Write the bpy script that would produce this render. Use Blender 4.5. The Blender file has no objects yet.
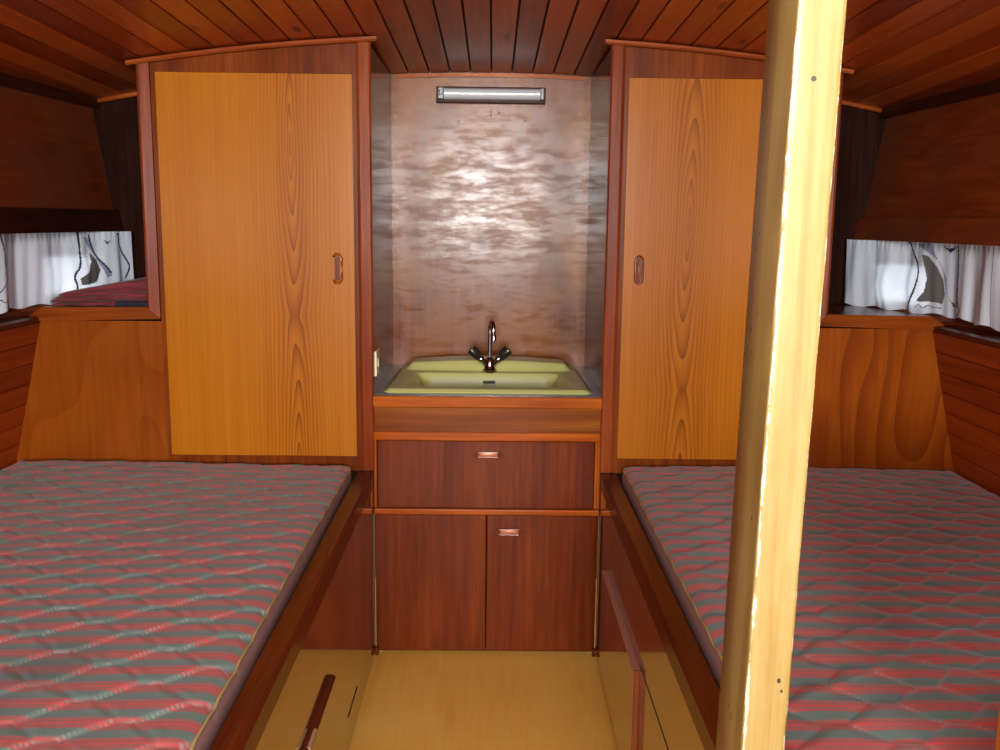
import bpy, bmesh, math, random
from math import sin, cos, pi, exp, hypot, sqrt
from mathutils import Matrix, Vector
random.seed(7)
S = bpy.context.scene
COL = S.collection

# ------------------------------------------------------------------ helpers
def lin(c):
    return tuple(((v/255)/12.92 if v/255 <= .04045 else ((v/255+.055)/1.055)**2.4) for v in c) + (1,)

class Nodes:
    def __init__(s, name):
        s.m = bpy.data.materials.new(name); s.m.use_nodes = True
        s.t = s.m.node_tree; s.b = s.t.nodes['Principled BSDF']; s.out = s.t.nodes['Material Output']
    def n(s, kind, **kw):
        o = s.t.nodes.new(kind)
        for k, v in kw.items(): setattr(o, k, v)
        return o
    def l(s, a, b): s.t.links.new(a, b)
    def val(s, sock, v):
        if hasattr(v, 'is_output'): s.l(v, sock)
        else: sock.default_value = v
    def math(s, op, a, b=0., c=0.):
        o = s.n('ShaderNodeMath', operation=op)
        s.val(o.inputs[0], a); s.val(o.inputs[1], b); s.val(o.inputs[2], c)
        return o.outputs[0]
    def coord(s, scale=(1, 1, 1), loc=(0, 0, 0)):
        tc = s.n('ShaderNodeTexCoord'); mp = s.n('ShaderNodeMapping')
        mp.inputs['Scale'].default_value = scale; mp.inputs['Location'].default_value = loc
        s.l(tc.outputs['Object'], mp.inputs[0]); return mp.outputs[0]
    def noise(s, vec, scale=1., detail=4., rough=.55, dist=0.):
        o = s.n('ShaderNodeTexNoise'); s.l(vec, o.inputs['Vector'])
        o.inputs['Scale'].default_value = scale; o.inputs['Detail'].default_value = detail
        o.inputs['Roughness'].default_value = rough; o.inputs['Distortion'].default_value = dist
        return o.outputs['Fac']
    def ramp(s, fac, stops):
        o = s.n('ShaderNodeValToRGB'); s.l(fac, o.inputs[0]); e = o.color_ramp.elements
        while len(e) < len(stops): e.new(.5)
        for i, (p, c) in enumerate(stops):
            e[i].position = p; e[i].color = c if len(c) == 4 else lin(c)
        return o.outputs[0]
    def mix(s, fac, a, b, mode='MIX'):
        o = s.n('ShaderNodeMix', data_type='RGBA', blend_type=mode)
        s.val(o.inputs[0], fac); s.val(o.inputs[6], a); s.val(o.inputs[7], b)
        return o.outputs[2]
    def xyz(s, vec):
        o = s.n('ShaderNodeSeparateXYZ'); s.l(vec, o.inputs[0]); return o.outputs
    def bump(s, h, strength=.3, dist=.002):
        o = s.n('ShaderNodeBump'); o.inputs['Strength'].default_value = strength
        o.inputs['Distance'].default_value = dist; s.l(h, o.inputs['Height'])
        s.l(o.outputs[0], s.b.inputs['Normal']); return o

def plain(name, c, rough=.4, metal=0., coat=0., spec=.5, noise=0.):
    k = Nodes(name); k.b.inputs['Base Color'].default_value = lin(c)
    k.b.inputs['Roughness'].default_value = rough; k.b.inputs['Metallic'].default_value = metal
    k.b.inputs['Coat Weight'].default_value = coat; k.b.inputs['Specular IOR Level'].default_value = spec
    if noise:
        v = k.noise(k.coord((1, 1, 1)), 40, 4)
        k.l(k.mix(k.math('MULTIPLY', v, noise), lin(c), lin(tuple(x*.6 for x in c))), k.b.inputs['Base Color'])
    return k.m

GS = {'x': (2.2, 45, 45), 'y': (45, 2.2, 45), 'z': (45, 45, 2.2)}
def wood(name, dark, mid, light, axis='z', rough=.3, coat=.3, bump=.15, broad=1., fine=1.5, coat_rough=.12, stain=None, spec=.14):
    """varnished timber: fine streaks along the grain over broad colour drift"""
    k = Nodes(name)
    g = k.noise(k.coord(tuple(v*fine for v in GS[axis])), 1, 5, .65, .4)
    bs = tuple(v*.1 + .7 for v in GS[axis])
    b = k.noise(k.coord(bs, (3, 1, 7)), broad, 3, .6, .8)
    f = k.math('ADD', k.math('MULTIPLY', g, .55), k.math('MULTIPLY', b, .45))
    c = k.ramp(f, [(.33, dark), (.5, mid), (.68, light)])
    if stain:
        q = k.noise(k.coord((3, 3, 3), (9, 4, 2)), 1.3, 4, .6)
        c = k.mix(k.ramp(q, [(.42, (0, 0, 0)), (.62, (255, 255, 255))]), c, lin(stain))
    k.l(c, k.b.inputs['Base Color'])
    k.b.inputs['Roughness'].default_value = rough*.75; k.b.inputs['Coat Weight'].default_value = coat if coat >= .6 else 0.
    k.b.inputs['Coat Roughness'].default_value = coat_rough; k.b.inputs['Specular IOR Level'].default_value = spec
    if bump: k.bump(g, bump, .001)
    return k.m

def planks(name, dark, mid, light, across, pitch, off, axis, rough=.3, coat=.3):
    """boards with a tone of their own each, and the odd knot"""
    k = Nodes(name)
    v = k.coord(); c = k.xyz(v)[{'x': 0, 'y': 1, 'z': 2}[across]]
    idx = k.math('FLOOR', k.math('DIVIDE', k.math('SUBTRACT', c, off), pitch))
    w = k.n('ShaderNodeTexWhiteNoise', noise_dimensions='1D'); k.l(idx, w.inputs['W'])
    add = k.n('ShaderNodeVectorMath', operation='ADD'); k.l(k.coord(tuple(x*1.2 for x in GS[axis])), add.inputs[0])
    k.l(w.outputs['Color'], add.inputs[1])
    sc = k.n('ShaderNodeVectorMath', operation='SCALE'); k.l(w.outputs['Color'], sc.inputs[0]); sc.inputs['Scale'].default_value = 30
    ad2 = k.n('ShaderNodeVectorMath', operation='ADD'); k.l(add.outputs[0], ad2.inputs[0]); k.l(sc.outputs[0], ad2.inputs[1])
    g = k.noise(ad2.outputs[0], 1, 5, .6, .6)
    f = k.math('ADD', k.math('MULTIPLY', g, .6), k.math('MULTIPLY', w.outputs['Value'], .4))
    col = k.ramp(f, [(.25, dark), (.5, mid), (.78, light)])
    vs = {'x': (3, 15, 15), 'y': (11, 2.6, 11), 'z': (3, 3, 3)}[axis]
    vo = k.n('ShaderNodeTexVoronoi', feature='F1'); k.l(k.coord(vs), vo.inputs['Vector']); vo.inputs['Scale'].default_value = 1.
    knot = k.ramp(vo.outputs['Distance'], [(.05, (255, 255, 255)), (.13, (0, 0, 0))])
    col = k.mix(k.math('MULTIPLY', knot, .8), col, lin(tuple(x*.35 for x in dark)))
    k.l(col, k.b.inputs['Base Color'])
    k.b.inputs['Roughness'].default_value = rough; k.b.inputs['Specular IOR Level'].default_value = .3
    k.bump(g, .15, .001)
    return k.m

def cathedral(name, dark, mid, light, x0, freq=1/.0085, zk=.085, seed=0.):
    """plain-sawn pine: straight lines at the sides, long nested arches round x0"""
    k = Nodes(name)
    v = k.coord(); xs = k.xyz(v)
    wob = k.noise(k.coord((6, 6, 1.3), (seed, 0, seed)), 1, 2, .5)
    wob2 = k.noise(k.coord((30, 30, 6), (seed, 3, 0)), 1, 3, .5)
    dx = k.math('ADD', k.math('SUBTRACT', xs[0], x0), k.math('MULTIPLY', k.math('SUBTRACT', wob, .5), .05))
    zz = k.math('MULTIPLY', k.math('PINGPONG', k.math('ADD', xs[2], .03 + seed*.1), .47), zk)
    r = k.math('SQRT', k.math('ADD', k.math('MULTIPLY', dx, dx), k.math('MULTIPLY', zz, zz)))
    r = k.math('POWER', r, .8)
    r = k.math('ADD', r, k.math('MULTIPLY', wob2, .008))
    ph = k.math('FRACT', k.math('MULTIPLY', r, freq*.62))
    tri = k.math('POWER', ph, 1.8)
    # the lines fade away from the heart
    adx = k.math('ABSOLUTE', dx)
    heart = k.math('SUBTRACT', 1.05, k.math('MULTIPLY', adx, 6.5)); heart = k.math('MAXIMUM', heart, .10)
    fine = k.noise(k.coord((150, 150, 1.6)), 1, 5, .75)
    broad = k.noise(k.coord((14, 14, .4), (seed*3, 0, 0)), 1, 3)
    f = k.math('ADD', k.math('MULTIPLY', k.math('MULTIPLY', tri, heart), .44), k.math('SUBTRACT', k.math('MULTIPLY', fine, .62), .14))
    f = k.math('ADD', f, k.math('MULTIPLY', broad, .30))
    c = k.ramp(f, [(.22, light), (.48, mid), (.85, dark)])
    k.l(c, k.b.inputs['Base Color']); k.b.inputs['Roughness'].default_value = .25
    k.b.inputs['Specular IOR Level'].default_value = .2
    return k.m

def swirl(name, dark, mid, light, seed=0., amt=.28):
    """rotary cut plywood: big flowing contour lines"""
    k = Nodes(name)
    n = k.noise(k.coord((4.2, 4.2, 1.7), (seed, 0, seed)), .8, 1.2, .4, .3)
    n = k.math('FRACT', k.math('MULTIPLY', n, 9))
    n = k.math('POWER', n, 2.2)
    fine = k.noise(k.coord((90, 90, 6)), 1, 4, .6)
    b = k.noise(k.coord((3, 3, 3), (seed, 5, 1)), 1, 3)
    f = k.math('ADD', k.math('MULTIPLY', n, amt), k.math('ADD', k.math('MULTIPLY', fine, .35), k.math('MULTIPLY', b, .4)))
    c = k.ramp(f, [(.28, light), (.5, mid), (.78, dark)])
    k.l(c, k.b.inputs['Base Color']); k.b.inputs['Roughness'].default_value = .25
    k.b.inputs['Specular IOR Level'].default_value = .2
    return k.m

# ---- geometry
def B(): return bmesh.new()
def box(bm, x0, x1, y0, y1, z0, z1, bev=0., seg=2):
    x0, x1 = sorted((x0, x1)); y0, y1 = sorted((y0, y1)); z0, z1 = sorted((z0, z1))
    r = bmesh.ops.create_cube(bm, size=1., matrix=Matrix.Translation(((x0+x1)/2, (y0+y1)/2, (z0+z1)/2)) @ Matrix.Diagonal((x1-x0, y1-y0, z1-z0, 1)))
    if bev:
        es = list({e for v in r['verts'] for e in v.link_edges})
        bmesh.ops.bevel(bm, geom=es, offset=bev, segments=seg, affect='EDGES', profile=.5)
    return bm
def loft(bm, rings, close=True, caps=True):
    vs = [[bm.verts.new(p) for p in r] for r in rings]
    n = len(rings[0])
    for a, b in zip(vs, vs[1:]):
        for i in range(n if close else n-1):
            bm.faces.new((a[i], a[(i+1) % n], b[(i+1) % n], b[i]))
    if caps and close:
        bm.faces.new(vs[0]); bm.faces.new(vs[-1])
    return vs
def prism(bm, pts, a, b, axis='y'):
    """outline pts in the two other axes, pulled from a to b"""
    def P(p, t):
        return {'y': (p[0], t, p[1]), 'x': (t, p[0], p[1]), 'z': (p[0], p[1], t)}[axis]
    loft(bm, [[P(p, a) for p in pts], [P(p, b) for p in pts]])
    return bm
def tube(bm, pts, r, n=12, caps=True):
    rs = r if isinstance(r, (list, tuple)) else [r]*len(pts)
    pts = [Vector(p) for p in pts]; rings = []
    up = Vector((0, 0, 1)) if abs((pts[1]-pts[0]).normalized().z) < .9 else Vector((1, 0, 0))
    for i, p in enumerate(pts):
        t = (pts[min(i+1, len(pts)-1)] - pts[max(i-1, 0)]).normalized()
        a = t.cross(up).normalized(); b = t.cross(a).normalized(); up = b.cross(t)*1.0 if False else up
        rings.append([p + a*cos(2*pi*k/n)*rs[i] + b*sin(2*pi*k/n)*rs[i] for k in range(n)])
    loft(bm, rings, True, caps); return bm
def stadium(w, h, n=8):
    """outline centred on 0, w wide, h high, half round ends on the long side"""
    pts = []; r = min(w, h)/2; L = abs(w-h)/2
    for k in range(n+1):
        a = -pi/2 + pi*k/n; pts.append((L + r*cos(a), r*sin(a)))
    for k in range(n+1):
        a = pi/2 + pi*k/n; pts.append((-L + r*cos(a), r*sin(a)))
    if h > w: pts = [(-q, p) for p, q in pts]
    return pts

def link(name, bm, mat, parent=None, loc=(0, 0, 0), smooth=False, auto=None):
    bmesh.ops.remove_doubles(bm, verts=bm.verts, dist=1e-6)
    bmesh.ops.recalc_face_normals(bm, faces=bm.faces)
    o0 = Vector(parent.location) if parent and not parent.parent else (Vector(parent['_w']) if parent else Vector(loc))
    bmesh.ops.translate(bm, verts=bm.verts, vec=-o0)
    me = bpy.data.meshes.new(name); bm.to_mesh(me); bm.free()
    for m in (mat if isinstance(mat, list) else [mat]): me.materials.append(m)
    if smooth:
        me.polygons.foreach_set('use_smooth', [True]*len(me.polygons))
        if auto:
            try: me.set_sharp_from_angle(angle=math.radians(auto))
            except Exception: pass
    o = bpy.data.objects.new(name, me); COL.objects.link(o)
    if parent: o.parent = parent; o['_w'] = tuple(o0)
    else: o.location = loc
    return o
def thing(name, label, cat, loc, group=None):
    o = bpy.data.objects.new(name, None); COL.objects.link(o); o.location = loc
    o.empty_display_size = .05
    o['label'] = label; o['category'] = cat
    if group: o['group'] = group
    return o
def tag(o, label, cat, group=None):
    o['label'] = label; o['category'] = cat
    if group: o['group'] = group
    return o
def struct(name, bm, mat, **kw):
    o = link(name, bm, mat, **kw); o['kind'] = 'structure'; return o

# ------------------------------------------------------------------ camera (measured from the picture's vanishing points)
FPX, PITCH, YAW, ROLL, CAM = 950., .1624, .0092, .0114, Vector((.0095, 0, 1.2717))
F = Vector((sin(YAW)*cos(PITCH), cos(YAW)*cos(PITCH), -sin(PITCH))); R = Vector((cos(YAW), -sin(YAW), 0)); U = R.cross(F)
R2 = R*cos(ROLL) + U*sin(ROLL); U2 = R2.cross(F)
cd = bpy.data.cameras.new('camera'); co = bpy.data.objects.new('camera', cd); COL.objects.link(co)
co.matrix_world = Matrix(((R2.x, U2.x, -F.x, CAM.x), (R2.y, U2.y, -F.y, CAM.y), (R2.z, U2.z, -F.z, CAM.z), (0, 0, 0, 1)))
cd.sensor_width = 36; cd.lens = 36*FPX/1000; cd.clip_start = .02
S.camera = co

# ------------------------------------------------------------------ materials
M = {}
M['frame'] = wood('varnished_mahogany', (76, 28, 5), (108, 46, 10), (136, 68, 18), 'z', .3, .4)
M['frame_x'] = wood('varnished_mahogany_crosswise', (84, 32, 8), (118, 52, 12), (144, 72, 22), 'x', .3, .4)
M['post'] = wood('red_mahogany_lipping', (96, 36, 12), (128, 54, 20), (156, 80, 36), 'z', .28, .5)
M['trim'] = wood('orange_mahogany_moulding', (126, 52, 6), (164, 78, 12), (194, 108, 24), 'x', .3, .4)
M['trimz'] = wood('orange_mahogany_stile', (128, 54, 14), (160, 76, 22), (190, 104, 36), 'z', .3, .4)
M['cornice'] = wood('cornice_wood', (110, 44, 16), (150, 70, 28), (176, 92, 42), 'x', .35, .3)
M['drawer'] = wood('dark_red_plywood', (80, 28, 5), (104, 40, 8), (126, 56, 12), 'z', .3, .3, broad=1.6)
M['fascia'] = wood('figured_fascia', (90, 40, 6), (126, 62, 10), (160, 98, 24), 'x', .3, .3, fine=.8)
M['niche'] = wood('worn_varnish_panel', (84, 38, 18), (116, 60, 30), (144, 84, 46), 'z', .30, .0, .35, stain=(136, 78, 22), spec=.22)
def patchy(m, lo, hi, sc, b):
    nt = m.node_tree; bs = nt.nodes['Principled BSDF']; tc = nt.nodes.new('ShaderNodeTexCoord'); mp = nt.nodes.new('ShaderNodeMapping')
    mp.inputs['Scale'].default_value = sc; nt.links.new(tc.outputs['Object'], mp.inputs[0])
    n = nt.nodes.new('ShaderNodeTexNoise'); n.inputs['Scale'].default_value = 1; n.inputs['Detail'].default_value = 6; n.inputs['Roughness'].default_value = .65
    nt.links.new(mp.outputs[0], n.inputs['Vector']); mr = nt.nodes.new('ShaderNodeMapRange')
    mr.inputs[1].default_value = .38; mr.inputs[2].default_value = .62; mr.inputs[3].default_value = lo; mr.inputs[4].default_value = hi
    nt.links.new(n.outputs['Fac'], mr.inputs[0]); nt.links.new(mr.outputs[0], bs.inputs['Roughness'])
    bp = nt.nodes.new('ShaderNodeBump'); bp.inputs['Strength'].default_value = b; bp.inputs['Distance'].default_value = .003
    nt.links.new(n.outputs['Fac'], bp.inputs['Height']); nt.links.new(bp.outputs[0], bs.inputs['Normal'])
patchy(M['niche'], .16, .34, (12, 12, 40), .035)
M['nicheside'] = wood('dark_gloss_side_panel', (50, 26, 20), (66, 36, 28), (84, 48, 38), 'y', .2, .0, .1, spec=.2)
M['berth'] = wood('berth_side_varnish', (66, 24, 12), (92, 38, 16), (118, 54, 22), 'y', .16, 1., .03, coat_rough=.05, spec=.8)
M['rail'] = wood('berth_rail', (66, 22, 10), (90, 34, 14), (114, 50, 22), 'y', .3, .4)
M['upper'] = wood('dark_side_panel', (84, 32, 12), (112, 46, 18), (134, 62, 28), 'y', .4, .2, stain=(104, 52, 32))
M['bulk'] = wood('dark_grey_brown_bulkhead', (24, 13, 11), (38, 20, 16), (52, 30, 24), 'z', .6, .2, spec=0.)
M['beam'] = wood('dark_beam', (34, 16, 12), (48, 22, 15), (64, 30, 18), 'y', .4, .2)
M['cap'] = wood('dark_red_capping', (60, 22, 12), (86, 34, 18), (110, 48, 26), 'y', .3, .4)
M['ceil'] = planks('ceiling_boards', (120, 44, 12), (168, 74, 20), (196, 98, 32), 'x', .0665, .0, 'y', .3, .3)
M['hull'] = planks('hull_boards', (124, 42, 10), (166, 68, 18), (192, 92, 28), 'z', .058, .975, 'y', .35, .3)
M['knee_l'] = swirl('swirled_plywood', (98, 44, 6), (124, 56, 8), (144, 72, 14), 2.6, .10)
M['knee_r'] = swirl('swirled_red_plywood', (104, 44, 6), (124, 54, 8), (146, 72, 14), 4.3)
M['door_l'] = cathedral('pine_door_veneer', (118, 56, 4), (162, 90, 10), (178, 108, 18), .092)
M['door_r'] = cathedral('pine_door_veneer_arched', (116, 54, 4), (158, 86, 10), (176, 104, 18), -.08, seed=2.)
M['pull'] = wood('pull_wood', (118, 50, 8), (156, 78, 14), (190, 106, 26), 'z', .25, .6)
M['pull_dark'] = wood('dark_pull_wood', (80, 30, 10), (110, 46, 14), (140, 66, 22), 'z', .25, .6)
M['copper'] = plain('coppery_cup', (176, 104, 74), .3, .4)
M['hole'] = plain('shadow_gap', (22, 10, 6), .8)
M['chrome'] = plain('chrome', (210, 212, 216), .08, 1.)
M['smoke'] = plain('smoked_plastic', (38, 34, 30), .12, 0, .6)
M['green'] = plain('avocado_enamel', (190, 188, 116), .3, 0, .0, .22)
M['counter'] = plain('slate_grey_laminate', (62, 66, 72), .2, 0, .5, noise=.5)
M['cream'] = plain('cream_plastic', (232, 222, 190), .4)
M['seal'] = plain('pale_sealant', (150, 138, 104), .5)

k = Nodes('yellow_plywood_floor')
g = k.noise(k.coord((40, 4, 4)), 1, 5, .6, .5); b = k.noise(k.coord((2, 3, 3)), 1, 3)
k.l(k.ramp(k.math('ADD', k.math('MULTIPLY', g, .5), k.math('MULTIPLY', b, .5)), [(.3, (222, 160, 66)), (.5, (238, 178, 78)), (.7, (243, 192, 98))]), k.b.inputs['Base Color'])
k.b.inputs['Roughness'].default_value = .45
M['floor'] = k.m

k = Nodes('worn_cream_varnished_post')
g = k.noise(k.coord((70, 70, 2.5)), 1, 5, .65, .4); b = k.noise(k.coord((9, 9, 3), (2, 0, 0)), 1, 5, .7)
c = k.ramp(k.math('ADD', k.math('MULTIPLY', g, .55), k.math('MULTIPLY', b, .45)), [(.3, (132, 104, 48)), (.48, (160, 132, 72)), (.7, (178, 156, 104))])
sp = k.n('ShaderNodeTexVoronoi'); k.l(k.coord((1, 1, .7), (3, 1, 2)), sp.inputs['Vector']); sp.inputs['Scale'].default_value = 95
hm = k.noise(k.coord((14, 14, 9), (5, 5, 1)), 1, 2)
chip = k.math('MULTIPLY', k.math('LESS_THAN', sp.outputs['Distance'], .20), k.math('GREATER_THAN', hm, .60))
tc_ = k.n('ShaderNodeTexCoord'); vd = k.n('ShaderNodeVectorMath', operation='DISTANCE'); k.l(tc_.outputs['Object'], vd.inputs[0]); vd.inputs[1].default_value = (.022, -.05, 1.402)
chip = k.math('MAXIMUM', chip, k.math('LESS_THAN', vd.outputs['Value'], .0026))
c = k.mix(chip, c, lin((60, 44, 26)))
# bare pale wood worn through on the arrises (geometry of the edge, not of the light)
geo = k.n('ShaderNodeAttribute', attribute_name='edge'); er = k.noise(k.coord((60, 60, 25)), 1, 4, .7)
ef = k.math('GREATER_THAN', k.math('ADD', geo.outputs['Fac'], k.math('MULTIPLY', er, .9)), 1.36)
c = k.mix(ef, c, lin((212, 202, 172)))
k.l(c, k.b.inputs['Base Color']); k.b.inputs['Roughness'].default_value = .4; k.bump(g, .2, .001)
M['pillar'] = k.m

k = Nodes('tartan_stripe_ticking')
xs = k.xyz(k.coord())
wv = k.noise(k.coord((2, 2, 2)), 1, 2)
yy = k.math('ADD', xs[1], k.math('MULTIPLY', wv, .005))
ph = k.math('FRACT', k.math('DIVIDE', yy, .0508))
band = k.ramp(ph, [(0, (88, 112, 98)), (.27, (88, 116, 106)), (.33, (150, 76, 68)), (.38, (200, 56, 52)), (.47, (138, 84, 72)), (.55, (206, 54, 52)), (.66, (196, 54, 50)), (.71, (132, 84, 72)), (.77, (192, 58, 54)), (.86, (150, 90, 80)), (.92, (88, 114, 104)), (1, (84, 106, 94))])
wx = k.math('SINE', k.math('MULTIPLY', xs[0], 1150)); wy = k.math('SINE', k.math('MULTIPLY', xs[1], 1150))
col = k.mix(k.math('MULTIPLY', k.math('ADD', wx, 1.), .09), band, lin((96, 96, 90)))
bl = k.ramp(k.noise(k.coord((3.2, 5, 3), (1, 2, 0)), 1, 3), [(.58, (0, 0, 0)), (.72, (255, 255, 255))])
col = k.mix(k.math('MULTIPLY', bl, .5), col, lin((52, 58, 58)))
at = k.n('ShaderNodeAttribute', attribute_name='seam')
col = k.mix(k.math('MULTIPLY', at.outputs['Fac'], .62), col, lin((176, 176, 168)))  # light catching one seam direction, painted as paler stitching
k.l(col, k.b.inputs['Base Color']); k.b.inputs['Roughness'].default_value = .75
k.b.inputs['Sheen Weight'].default_value = .25
k.bump(k.math('MULTIPLY', wx, wy), .1, .0005)
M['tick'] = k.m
M['tick_side'] = plain('mattress_border', (176, 132, 124), .8)
M['piping'] = plain('yellow_piping', (168, 146, 84), .7)

def cloth(name, c, tr=.3):
    k = Nodes(name); k.b.inputs['Base Color'].default_value = lin(c); k.b.inputs['Roughness'].default_value = .85
    t = k.n('ShaderNodeBsdfTranslucent'); t.inputs[0].default_value = lin(tuple(min(255, v*1.0) for v in c))
    mx = k.n('ShaderNodeMixShader'); mx.inputs[0].default_value = tr
    k.l(k.b.outputs[0], mx.inputs[1]); k.l(t.outputs[0], mx.inputs[2]); k.l(mx.outputs[0], k.out.inputs[0])
    return k.m
CUR = [cloth('white_curtain', (234, 240, 248)), cloth('navy_print', (48, 50, 84), .2), cloth('grey_sail_print', (112, 108, 104), .2), cloth('pale_blue_print', (160, 168, 192), .3), cloth('thin_grey_seam', (150, 152, 162), .3)]
k = Nodes('maroon_fleece')
n = k.noise(k.coord((6, 6, 90)), 1, 4)
k.l(k.ramp(n, [(.35, (74, 18, 24)), (.6, (124, 38, 44))]), k.b.inputs['Base Color']); k.b.inputs['Roughness'].default_value = .9
k.b.inputs['Sheen Weight'].default_value = .1
M['fleece'] = k.m
M['navy'] = plain('navy_cloth', (26, 24, 34), .9)
k = Nodes('window_glass')
t = k.n('ShaderNodeBsdfTransparent'); gl = k.n('ShaderNodeBsdfGlossy'); gl.inputs['Roughness'].default_value = .02
mx = k.n('ShaderNodeMixShader'); mx.inputs[0].default_value = .08
k.l(t.outputs[0], mx.inputs[1]); k.l(gl.outputs[0], mx.inputs[2]); k.l(mx.outputs[0], k.out.inputs[0])
M['glass'] = k.m
k = Nodes('clear_diffuser')
k.b.inputs['Base Color'].default_value = lin((232, 236, 242)); k.b.inputs['Roughness'].default_value = .22
k.b.inputs['Coat Weight'].default_value = 1.; k.b.inputs['Transmission Weight'].default_value = .25
M['diffuser'] = k.m

# ------------------------------------------------------------------ the cabin shell
D = 2.65
def zc(x, y=D): return 1.757 - .083*x*x - .03*(y-D)

bm = B()                                                   # deckhead: grooved boards following the deck's camber
prof = []
P_ = .0665
for i in range(-24, 25):
    x = i*P_
    if abs(x) > 1.56: continue
    prof += [(x-.0030, 0), (x-.0026, .007), (x+.0026, .007), (x+.0030, 0)]
rows = []
for y in (-1.2, 0, 1.2, 2.4, 3.3):
    rows.append([(x, y, zc(x, y)+d) for x, d in prof])
vv = loft(bm, rows, False, False)
for f in bm.faces:
    i_ = min(v.index for v in f.verts) if False else None
bm.verts.index_update()
for f in bm.faces:
    if sorted(v.index % len(prof) % 4 for v in f.verts) == [1, 1, 2, 2]: f.material_index = 1
n = len(prof)
xs_ = [-1.6+.1*i for i in range(33)]
loft(bm, [[(x, y, zc(x, y)+.03) for x in xs_] for y in (-1.2, 3.3)], False, False)
struct('ceiling', bm, [M['ceil'], M['hole']])

bm = B(); box(bm, -1.6, 1.6, -1.2, 3.25, -.04, 0)
struct('floor', bm, M['floor'])

bm = B(); box(bm, -.33, .33, 3.2, 3.225, .0, 1.80)
struct('wall_front', bm, M['niche'])
# brackets: screw holes left in the panel
path = [(1.125, 3.02), (1.225, 2.80), (1.28, 2.60), (1.29, 2.4), (1.30, 2.0)]
for s, side in ((-1, 'left'), (1, 'right')):
    # lower hull lining, tongued boards leaning inwards
    bm = B(); pr_ = []
    z = .46
    def hx(z): return 1.342 + (.585-z)*.235
    edges = [.975 - .058*i for i in range(0, 10)][::-1]
    for e in edges: pr_ += [(hx(e-.0022), e-.0022), (hx(e)+.005, e-.0012), (hx(e)+.005, e+.0012), (hx(e+.0022), e+.0022)]
    pr_ = [(x, z) for x, z in pr_]
    back = [(x+.03, z) for x, z in (pr_[-1], pr_[0])]
    loft(bm, [[(s*(x+.0), y, z) for x, z in pr_+back] for y in (-.6, D+.02)])
    struct('wall_%s' % side, bm, M['hull'])
    # plywood knee panel under the shelf, in line with the wardrobe
    bm = B(); prism(bm, [(s*.90, .0), (s*1.39, .0), (s*1.375, .46), (s*hx(.585), .585), (s*hx(.98), .98), (s*.90, .98)], D, D+.03)
    struct('wall_front_%s' % side, bm, M['knee_l' if s < 0 else 'knee_r'])
    # upper side panel, slightly flared
    bm = B()
    def ux(y): return 1.235 - .09*(y-3.0)
    loft(bm, [[(s*(ux(y)-.05), y, 1.24), (s*(ux(y)+.015), y, 1.66), (s*(ux(y)+.035), y, 1.66), (s*(ux(y)-.03), y, 1.24)] for y in (-.8, 3.07)])
    struct('wall_%s_upper' % side, bm, M['upper'])
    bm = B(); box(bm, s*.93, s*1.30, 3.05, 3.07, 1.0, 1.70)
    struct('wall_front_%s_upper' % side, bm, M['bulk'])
    bm = B(); tube(bm, [(s*x, 3.04, zc(x, 3.04)-.004) for x in (.93, 1.0, 1.1, 1.22)], .008, 8)
    struct('trim_%d' % (1 if s < 0 else 2), bm, M['cornice'], smooth=True)
    bm = B(); loft(bm, [[(s*(ux(y)-.02), y, zc(ux(y), y)-.022), (s*(ux(y)-.02), y, zc(ux(y), y)+.01), (s*(ux(y)+.012), y, zc(ux(y), y)+.01), (s*(ux(y)+.012), y, zc(ux(y), y)-.022)] for y in (-.8, 3.045)])
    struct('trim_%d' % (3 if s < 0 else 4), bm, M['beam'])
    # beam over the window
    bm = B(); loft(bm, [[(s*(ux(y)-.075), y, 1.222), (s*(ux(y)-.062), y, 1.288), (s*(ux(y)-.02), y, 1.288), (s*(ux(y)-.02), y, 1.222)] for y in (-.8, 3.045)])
    struct('trim_%d' % (5 if s < 0 else 6), bm, M['beam'] if s < 0 else M['upper'])  # left beam in darker wood: its shade is put into the colour
    # window band with its opening
    bm = B()
    wp = [(1.17, 3.07), (1.245, 2.93), (1.3, 2.72), (1.345, 2.4), (1.37, -.6)]
    zs = [.97, 1.055, 1.165, 1.26]
    for i in range(4):
        for j in range(3):
            if i == 1 and j == 1: continue
            (xa, ya), (xb, yb) = wp[i], wp[i+1]
            loft(bm, [[(s*xa, ya, zs[j]), (s*xa, ya, zs[j+1]), (s*(xa+.02), ya+.004, zs[j+1]), (s*(xa+.02), ya+.004, zs[j])],
                      [(s*xb, yb, zs[j]), (s*xb, yb, zs[j+1]), (s*(xb+.02), yb+.004, zs[j+1]), (s*(xb+.02), yb+.004, zs[j])]])
    struct('wall_%s_window_band' % side, bm, M['upper'])
    (xa, ya), (xb, yb) = wp[1], wp[2]
    w = bpy.data.objects.new('window_%d' % (1 if s < 0 else 2), None); COL.objects.link(w); w['kind'] = 'structure'
    w.location = (s*(xa+xb)/2, (ya+yb)/2, 1.055)
    bm = B()
    tube(bm, [(s*xa, ya, 1.055), (s*xa, ya, 1.165), (s*xb, yb, 1.165), (s*xb, yb, 1.055), (s*xa, ya, 1.055)], .007, 8, False)
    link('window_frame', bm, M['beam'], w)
    bm = B(); loft(bm, [[(s*(xa+.008), ya, 1.055), (s*(xa+.008), ya, 1.165), (s*(xa+.012), ya, 1.165), (s*(xa+.012), ya, 1.055)],
                        [(s*(xb+.008), yb, 1.055), (s*(xb+.008), yb, 1.165), (s*(xb+.012), yb, 1.165), (s*(xb+.012), yb, 1.055)]])
    link('pane', bm, M['glass'], w)

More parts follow.
